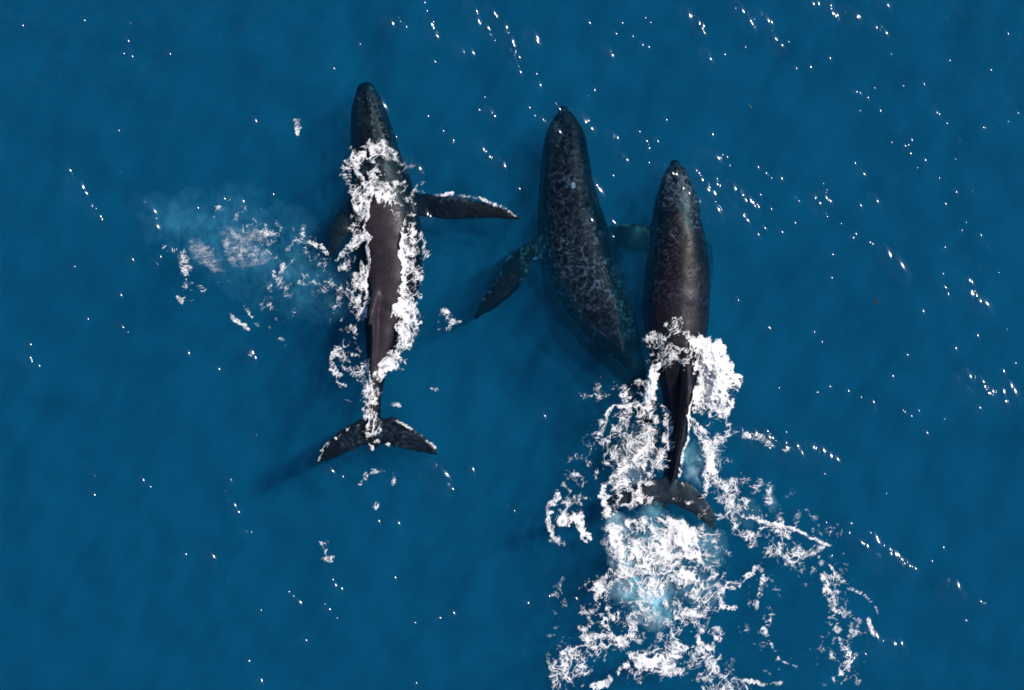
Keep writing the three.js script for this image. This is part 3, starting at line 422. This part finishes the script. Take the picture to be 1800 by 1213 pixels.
// clouds of fine bubbles just under the surface
const soft = (x, z, D, k) => clamp(D * (0.62 + 0.7 * fbm(x * 1.6, z * 1.6, 4, 300 + k) + 0.35 * fbm(x * 9, z * 6, 3, 320 + k)));
const under = (depth, c) => (A, x, z) => [-depth + 0.02 * noise(x, z, 9), ...c];
const H1 = Object.assign(new Patch(190, 290, 680, 660, 2.4), { soft: -0.2, faint: 0.015 }).add([290, 385, 60, 0.15], [400, 410, 96, 0.23], [480, 450, 104, 0.24], [560, 510, 70, 0.18]).add([300, 395, 60, 0.1]).cut([612, 370, 16], [592, 410, 22], [580, 445, 14]);
tag(H1.mesh('bubble_cloud', (x, z, D) => soft(x, z, D, 0), under(0.24, [0.2, 0.62, 0.86]), bubbles), 'pale blue cloud of bubbles under water left of the left whale', 'bubbles', null, 'stuff');
const H2 = Object.assign(new Patch(280, 360, 540, 520, 1.2), { soft: -0.1, faint: 0.03 }).add([408, 418, 24, 0.45], [428, 442, 28, 0.55], [452, 452, 20, 0.45]).add([350, 436, 16, 0.36], [364, 450, 15, 0.48], [380, 470, 10, 0.36]).add([391, 424, 14, 0.42], [392, 438, 10, 0.42]).add([402, 456, 14, 0.4]).add([432, 415, 16, 0.3], [455, 410, 14, 0.3]).add([325, 458, 14, 0.4]);
tag(H2.mesh('bubble_cloud_001', (x, z, D) => clamp(0.95 * D * (0.35 + 1.3 * ss(-0.1, 0.5, fbm(x * 6 - z * 3, z * 9 + x * 3, 4, 350)) + 0.5 * noise(x * 21 - z * 9, z * 24, 351))), under(0.03, [0.6, 0.6, 0.6]), bubbles), 'brownish bubbles breaking the surface inside the blue bubble cloud', 'bubbles', null, 'stuff');
const H3 = Object.assign(new Patch(1040, 700, 1420, 1150, 2.4), { soft: -0.1, faint: 0.035 }).add([1206, 770, 12, 0.4], [1216, 810, 20, 0.62], [1218, 836, 14, 0.5]).add([1250, 800, 36, 0.3]).add([1120, 780, 50, 0.2], [1120, 840, 40, 0.2]).add([1084, 910, 16, 0.9], [1092, 960, 30, 0.95], [1102, 1000, 32, 0.95]).add([1150, 960, 70, 0.7]).add([1138, 1036, 66, 1.25], [1160, 1075, 36, 0.9]).add([1196, 950, 34, 0.7]).add([1240, 960, 50, 0.3]).add([1226, 1040, 40, 0.4]).add([1356, 860, 16, 0.22], [1362, 890, 12, 0.2]).add([1150, 905, 26, 0.5]).add([1300, 900, 50, 0.14]).cut([1080, 880, 9], [1120, 870, 15], [1172, 868, 20], [1215, 885, 18], [1250, 918, 11]);
tag(H3.mesh('bubble_cloud_002', (x, z, D) => soft(x, z, D, 40), under(0.06, [0.5, 0.78, 0.88]), bubbles), 'pale turquoise bubbles under the wake of the right whale', 'bubbles', null, 'stuff');

// ---------------------------------------------------------------- wavelets
// Small steep ripples on the sea, glossy as the sea itself; their slopes catch the sun as sparkles.
{
  const CELL = 0.018, N = 2000, sum = new Map(), DIR = [SUN.x, SUN.z].map((v) => v / Math.hypot(SUN.x, SUN.z));
  const ripple = (px, py, size = 1) => {
    const x0 = X(px), z0 = Z(py), turn = (rnd() - 0.5) * 0.5, c = Math.cos(turn), s = Math.sin(turn), ux = DIR[0] * c - DIR[1] * s, uz = DIR[1] * c + DIR[0] * s;
    const a0 = 0.115 * size * (0.8 + rnd() * 0.5), b0 = a0 * (1.25 + rnd() * 0.8), H = Math.tan((30 + rnd() * 7) * Math.PI / 180) * a0 / 2, R = Math.max(a0, b0);
    const cx = x0 - ux * a0 * 0.55, cz = z0 - uz * a0 * 0.55;
    for (let j = Math.floor((cz - R) / CELL); j <= (cz + R) / CELL; j++) for (let i = Math.floor((cx - R) / CELL); i <= (cx + R) / CELL; i++) {
      const dx = i * CELL - cx, dz = j * CELL - cz, a = (dx * ux + dz * uz) / a0, b = (dz * ux - dx * uz) / b0, e = a * a + b * b; if (e > 1) continue;
      const key = (j + N) * 2 * N + i + N, h = H * (1 - e), was = sum.get(key); if (was === undefined || h > was) sum.set(key, h);
    }
  };
  const gauss = () => (rnd() + rnd() + rnd() - 1.5) * 1.4;
  const string = (x0, y0, x1, y1, n, spread = 3, size = 1) => { for (let i = 0; i < n * 1.35; i++) { const t = rnd(); ripple(mix(x0, x1, t) + gauss() * spread, mix(y0, y1, t) + gauss() * spread, size * 1.75 * (0.45 + rnd() * 0.8)); } };
  // top edge, between and above the whales
  for (const [x, y, s] of [[148, 35, 1.1], [39, 43, 0.9], [227, 38, 0.7], [225, 71, 0.9], [230, 87, 0.7], [217, 93, 0.8], [232, 98, 0.8], [298, 93, 0.7], [449, 211, 1.2], [585, 117, 0.8], [208, 228, 0.8], [90, 258, 0.8], [209, 300, 0.6], [168, 374, 0.9], [178, 386, 1.1], [392, 346, 0.9], [426, 353, 1.2], [480, 341, 1.1], [347, 364, 0.7],
    [633, 77, 0.9], [746, 3, 0.9], [750, 18, 1.1], [763, 105, 0.8], [752, 203, 0.7], [779, 229, 0.8], [797, 246, 0.8], [797, 251, 0.9], [842, 192, 0.8], [851, 169, 0.7], [943, 129, 0.8], [950, 149, 1], [915, 126, 1], [941, 203, 0.9], [956, 211, 0.9], [930, 187, 0.7], [978, 182, 0.8], [870, 70, 1.1], [926, 76, 0.8], [1034, 36, 1], [1093, 38, 1.2], [1082, 57, 0.9], [1113, 63, 1], [1130, 78, 1], [1140, 81, 0.9], [1134, 30, 0.7], [1144, 39, 0.7], [1172, 210, 1], [1125, 232, 0.9], [1136, 246, 0.9], [1157, 248, 1], [1142, 260, 0.9], [1136, 267, 0.9], [1141, 286, 0.8], [1046, 158, 0.8], [1035, 168, 0.7], [1078, 308, 0.6], [913, 331, 0.9]]) ripple(x, y, s);
  string(678, 38, 686, 40, 3); string(702, 34, 716, 50, 5); string(760, 40, 766, 60, 5); string(828, 8, 836, 22, 6); string(864, 14, 870, 24, 5); string(844, 38, 848, 48, 4); string(857, 46, 862, 54, 4); string(876, 40, 892, 46, 10, 3, 1.1); string(896, 66, 900, 86, 8); string(900, 90, 912, 98, 7); string(936, 60, 944, 70, 4); string(816, 84, 832, 92, 4); string(1072, 92, 1080, 100, 5, 2);
  // top right
  string(1210, 22, 1238, 52, 16, 4); string(1296, 8, 1330, 46, 16, 3, 1.1); string(1335, 20, 1362, 42, 5); string(1350, 60, 1374, 76, 4); string(1428, 2, 1450, 12, 10); string(1458, 10, 1476, 34, 12, 4); string(1474, 20, 1512, 30, 9, 4); string(1245, 92, 1250, 108, 5); string(1542, 48, 1560, 52, 4); string(1550, 5, 1560, 6, 3);
  for (const [x, y, s] of [[1275, 95, 0.8], [1310, 81, 0.9], [1386, 72, 0.8], [1426, 117, 1], [1460, 103, 1.2], [1401, 121, 0.9], [1567, 94, 0.9], [1773, 59, 1.2], [1671, 107, 0.8], [1743, 122, 0.9], [1506, 160, 0.9], [1513, 163, 0.9], [1524, 171, 1.2], [1527, 172, 1], [1538, 154, 0.7], [1588, 150, 0.8], [1625, 147, 1.1], [1512, 194, 0.8], [1548, 194, 0.8], [1649, 198, 1.2], [1652, 200, 1], [1665, 216, 0.9], [1730, 224, 0.9], [1733, 225, 0.7], [1790, 198, 0.9], [1773, 213, 0.7], [1604, 247, 1.1], [1592, 256, 0.9], [1598, 256, 0.8], [1568, 250, 0.8], [1628, 282, 1.3], [1680, 279, 1], [1602, 271, 0.8], [1504, 287, 0.8], [1519, 304, 1.4], [1518, 302, 1], [1514, 361, 1.4], [1683, 338, 1.1], [1652, 312, 0.8], [1663, 358, 0.8], [1699, 391, 0.8], [1614, 295, 0.7], [1254, 237, 1], [1271, 273, 0.7], [1278, 275, 0.8], [1284, 292, 0.8], [1334, 296, 1], [1347, 304, 1], [1356, 312, 0.8], [1375, 314, 1.2], [1399, 348, 0.8], [1404, 352, 0.7], [1448, 322, 0.7], [1454, 333, 1], [1436, 346, 0.8], [1454, 379, 1], [1480, 394, 0.8], [1398, 391, 0.9], [1338, 343, 1], [1357, 368, 1.2], [1342, 397, 1.2], [1344, 399, 1], [1330, 411, 1.2], [1334, 412, 1], [1375, 407, 1]]) ripple(x, y, s);
  string(1432, 354, 1444, 358, 5, 2.5); string(1452, 348, 1460, 352, 6, 2.5, 1.1); string(1538, 353, 1546, 354, 3, 2);
  // beside the right whale's head
  string(1168, 300, 1190, 304, 9, 2.5, 1.1); string(1222, 300, 1228, 305, 6, 2); string(1228, 318, 1262, 325, 5, 3); string(1236, 328, 1262, 344, 18, 3, 1.1); string(1226, 356, 1262, 366, 24, 3, 1.15); string(1258, 318, 1286, 345, 10, 3); string(1288, 328, 1310, 345, 18, 3, 1.15); string(1280, 338, 1318, 355, 20, 4, 1.1); string(1312, 350, 1332, 366, 18, 3, 1.15); string(1270, 350, 1282, 362, 7, 3); string(1294, 374, 1312, 384, 7, 3); string(1200, 330, 1216, 346, 4, 3); string(1240, 270, 1262, 276, 4, 3);
  string(1012, 205, 1026, 216, 5, 2, 1.2); string(1018, 206, 1042, 220, 9, 2.5, 1.1); string(972, 224, 980, 228, 4, 2); string(1040, 318, 1052, 328, 8, 3, 1.1); string(1036, 380, 1042, 388, 4, 2); ripple(1077, 387, 1.2); ripple(1078, 388, 1); ripple(983, 190, 1.2); ripple(1078, 415, 1); string(1072, 236, 1088, 242, 4, 2); string(1095, 272, 1102, 282, 4, 2);
  string(718, 288, 740, 300, 8, 2, 1.1); string(669, 178, 674, 188, 4, 1.5, 1.1); string(742, 374, 758, 384, 6, 2, 1.1); ripple(696, 239, 1); string(866, 284, 886, 292, 9, 3, 1); string(845, 255, 862, 275, 4, 2); string(861, 196, 868, 206, 5, 2);
  // left of the left whale
  string(120, 298, 130, 318, 7, 2, 0.7); string(130, 326, 150, 338, 10, 3, 1.15); string(158, 358, 180, 388, 3, 2); string(252, 358, 266, 370, 10, 2.5, 1.2); string(258, 378, 272, 394, 10, 3, 1.15); ripple(268, 404, 1.2); ripple(230, 454, 1.3); ripple(233, 456, 1.2); ripple(272, 460, 1.2); ripple(282, 452, 0.8); ripple(211, 516, 1.4); ripple(129, 467, 1.1); ripple(154, 560, 0.9); ripple(211, 571, 1.2); ripple(223, 583, 0.9); string(40, 625, 56, 640, 4, 6, 0.8); ripple(67, 641, 1); ripple(53, 605, 1); ripple(332, 621, 1.1); ripple(383, 646, 1); ripple(450, 764, 1.1); ripple(445, 763, 0.9); string(440, 620, 448, 628, 4, 2);
  for (const [x, y, s] of [[164, 835, 1.1], [164, 868, 0.9], [252, 845, 0.9], [264, 856, 1], [405, 845, 0.9], [396, 863, 0.9], [404, 881, 1.2], [412, 889, 1], [418, 899, 1.3], [433, 936, 1.1], [442, 936, 0.9], [373, 976, 1.4], [327, 977, 0.8], [403, 1025, 0.9], [458, 1074, 1], [517, 1052, 1.3], [524, 1057, 1.2], [508, 1043, 0.8], [585, 1020, 1], [591, 1033, 1.1], [601, 1037, 0.9], [571, 1064, 0.9], [578, 1070, 0.9], [592, 1086, 0.9], [436, 1162, 1], [461, 1202, 1.2], [537, 1126, 0.9], [582, 825, 1.4], [603, 838, 1.1], [702, 921, 1.3], [667, 920, 0.9], [833, 831, 1.2], [799, 1079, 1.4], [773, 1086, 0.8], [730, 1095, 0.8], [732, 1204, 1.1], [894, 890, 0.7], [905, 899, 0.8], [929, 1063, 1.1], [957, 731, 1.1], [959, 732, 0.8], [695, 1016, 1.1], [966, 1050, 1.1], [1013, 1053, 1]]) ripple(x, y, s);
  string(752, 826, 760, 862, 7, 3); string(766, 824, 780, 832, 7, 2, 1.1); string(778, 846, 794, 862, 6, 2);
  // right side and bottom right
  for (const [x, y, s] of [[1465, 447, 1.1], [1463, 488, 1], [1501, 419, 1], [1506, 413, 0.8], [1530, 426, 0.9], [1534, 428, 0.9], [1557, 447, 0.9], [1692, 405, 1], [1662, 434, 1], [1726, 414, 0.8], [1663, 505, 1], [1663, 520, 0.9], [1669, 520, 1], [1659, 482, 0.7], [1625, 550, 1.3], [1721, 592, 1.2], [1683, 616, 1.2], [1597, 625, 1.2], [1787, 640, 1.1], [1767, 656, 1], [1572, 665, 1], [1493, 688, 1.1], [1494, 692, 0.9], [1438, 689, 1], [1461, 681, 0.9], [1515, 699, 1], [1538, 711, 1.4], [1539, 716, 1], [1588, 721, 0.8], [1592, 725, 0.9], [1604, 733, 0.8], [1617, 723, 0.9], [1632, 764, 1], [1661, 737, 0.7], [1724, 717, 1.3], [1433, 585, 0.9], [1446, 602, 0.7], [1353, 576, 1.2], [1355, 578, 1], [1297, 525, 1.2], [1299, 529, 1], [1370, 682, 0.7], [1383, 760, 0.8], [1451, 833, 0.8], [1559, 868, 0.8], [1454, 920, 1.1], [1461, 937, 0.8], [1495, 940, 1], [1497, 921, 1.2], [1464, 980, 1], [1533, 940, 0.9], [1661, 967, 1], [1640, 988, 0.8], [1727, 1060, 1], [1733, 1062, 0.8], [1700, 1092, 0.9], [1523, 1151, 0.8]]) ripple(x, y, s);
  string(1566, 452, 1576, 456, 5, 2, 1.1); string(1582, 464, 1592, 471, 7, 2, 1.25); string(1703, 490, 1710, 500, 5, 2); string(1712, 518, 1724, 534, 8, 3, 1.1); string(1724, 528, 1738, 534, 7, 2, 1.25); string(1696, 676, 1706, 682, 6, 2.5, 1.1); string(1706, 662, 1712, 666, 3, 1.5); string(1724, 668, 1732, 672, 5, 1.5, 1.1); string(1728, 680, 1748, 696, 8, 2.5); string(1762, 694, 1774, 710, 6, 3); string(1780, 688, 1796, 700, 6, 2, 1.1);
  string(1300, 762, 1330, 780, 16, 4); string(1330, 775, 1360, 790, 18, 5); string(1345, 760, 1362, 775, 8, 3); string(1366, 788, 1416, 804, 26, 4, 1.1); string(1378, 780, 1392, 800, 10, 3, 1.15); string(1398, 790, 1412, 802, 10, 3, 1.15); string(1430, 788, 1452, 800, 16, 3, 1.1); string(1456, 804, 1474, 812, 10, 2.5, 1.1);
  string(1516, 956, 1530, 968, 8, 2.5, 1.1); string(1532, 974, 1554, 982, 10, 2.5, 1.1); string(1540, 948, 1556, 966, 7, 2.5, 1.1); string(1566, 972, 1578, 984, 8, 3, 1.1); string(1578, 982, 1598, 1002, 26, 3, 1.15); string(1598, 998, 1612, 1004, 6, 2.5); string(1660, 1036, 1674, 1042, 9, 2.5, 1.1); string(1676, 1034, 1694, 1046, 16, 3, 1.15); string(1545, 1130, 1562, 1138, 7, 2.5, 1.1); string(1572, 1134, 1588, 1142, 7, 2.5, 1.1); string(1488, 1150, 1506, 1165, 14, 3, 1.1);
  const pos = [], idx = [], id = new Map();
  for (const [key, h] of sum) { const i = key % (2 * N) - N, j = Math.floor(key / (2 * N)) - N, x = i * CELL, z = j * CELL; id.set(key, pos.length / 3); pos.push(x, Math.max(swell(x, z), skinTop(x, z)) + 0.003 + h, z); }
  for (const [key, a] of id) { const b = id.get(key + 1), c = id.get(key + 2 * N), d = id.get(key + 2 * N + 1); if (b !== undefined && c !== undefined && d !== undefined) idx.push(a, c, b, b, c, d); }
  const g = geometry(pos, idx);
  const m = new THREE.Mesh(g, new THREE.MeshPhysicalMaterial({ name: 'ripple_water', color: 0xffffff, transmission: 1, thickness: 0, roughness: 0.13, ior: 1.33 }));
  m.name = 'sea_ripples'; scene.add(tag(m, 'scattered steep ripples sparkling in the sun on the open sea', 'ripples', null, 'stuff'));
}

// ---------------------------------------------------------------- drifting weed
function weed(name, label, px, py, turn, blades, length, width, color) {
  const pos = [], idx = [], N = 12;
  for (let b = 0; b < blades; b++) {
    const a = turn + (b - (blades - 1) / 2) * 1.1, bend = (rnd() - 0.5) * 1.2, at = pos.length / 3, l = length * (0.7 + 0.5 * rnd()), s0 = blades > 1 ? 0 : -0.5;
    for (let i = 0; i <= N; i++) { const t = i / N, s = (t + s0) * l, ang = a + bend * (t - 0.5), w = width * Math.sin(Math.PI * (0.06 + 0.9 * t)), cx = Math.cos(ang) * s, cz = Math.sin(ang) * s; for (const [u, y] of [[-1, 0], [0, 0.008], [1, 0], [0, -0.006]]) pos.push(cx - Math.sin(ang) * w * u, y + 0.012 * Math.sin(t * 9), cz + Math.cos(ang) * w * u); }
    for (let i = 0; i < N; i++) for (let c = 0; c < 4; c++) { const p = at + i * 4 + c, q = at + i * 4 + (c + 1) % 4; idx.push(p, q, p + 4, q, q + 4, p + 4); }
  }
  const m = new THREE.Mesh(geometry(pos, idx), new THREE.MeshStandardMaterial({ name: 'weed', color: new THREE.Color().setRGB(...color), roughness: 0.6, side: THREE.DoubleSide }));
  m.name = name; m.position.set(X(px), swell(X(px), Z(py)) + 0.012, Z(py)); scene.add(tag(m, label, 'seaweed'));
}
weed('seaweed', 'thin green blade of seaweed floating on open water above the right whale', 1319, 187, 0.95, 1, 0.26, 0.022, [0.06, 0.12, 0.03]);
weed('seaweed_001', 'small dark clump of seaweed floating on open water far right', 1539, 530, 0.4, 5, 0.11, 0.03, [0.02, 0.035, 0.02]);

renderer.render(scene, camera);
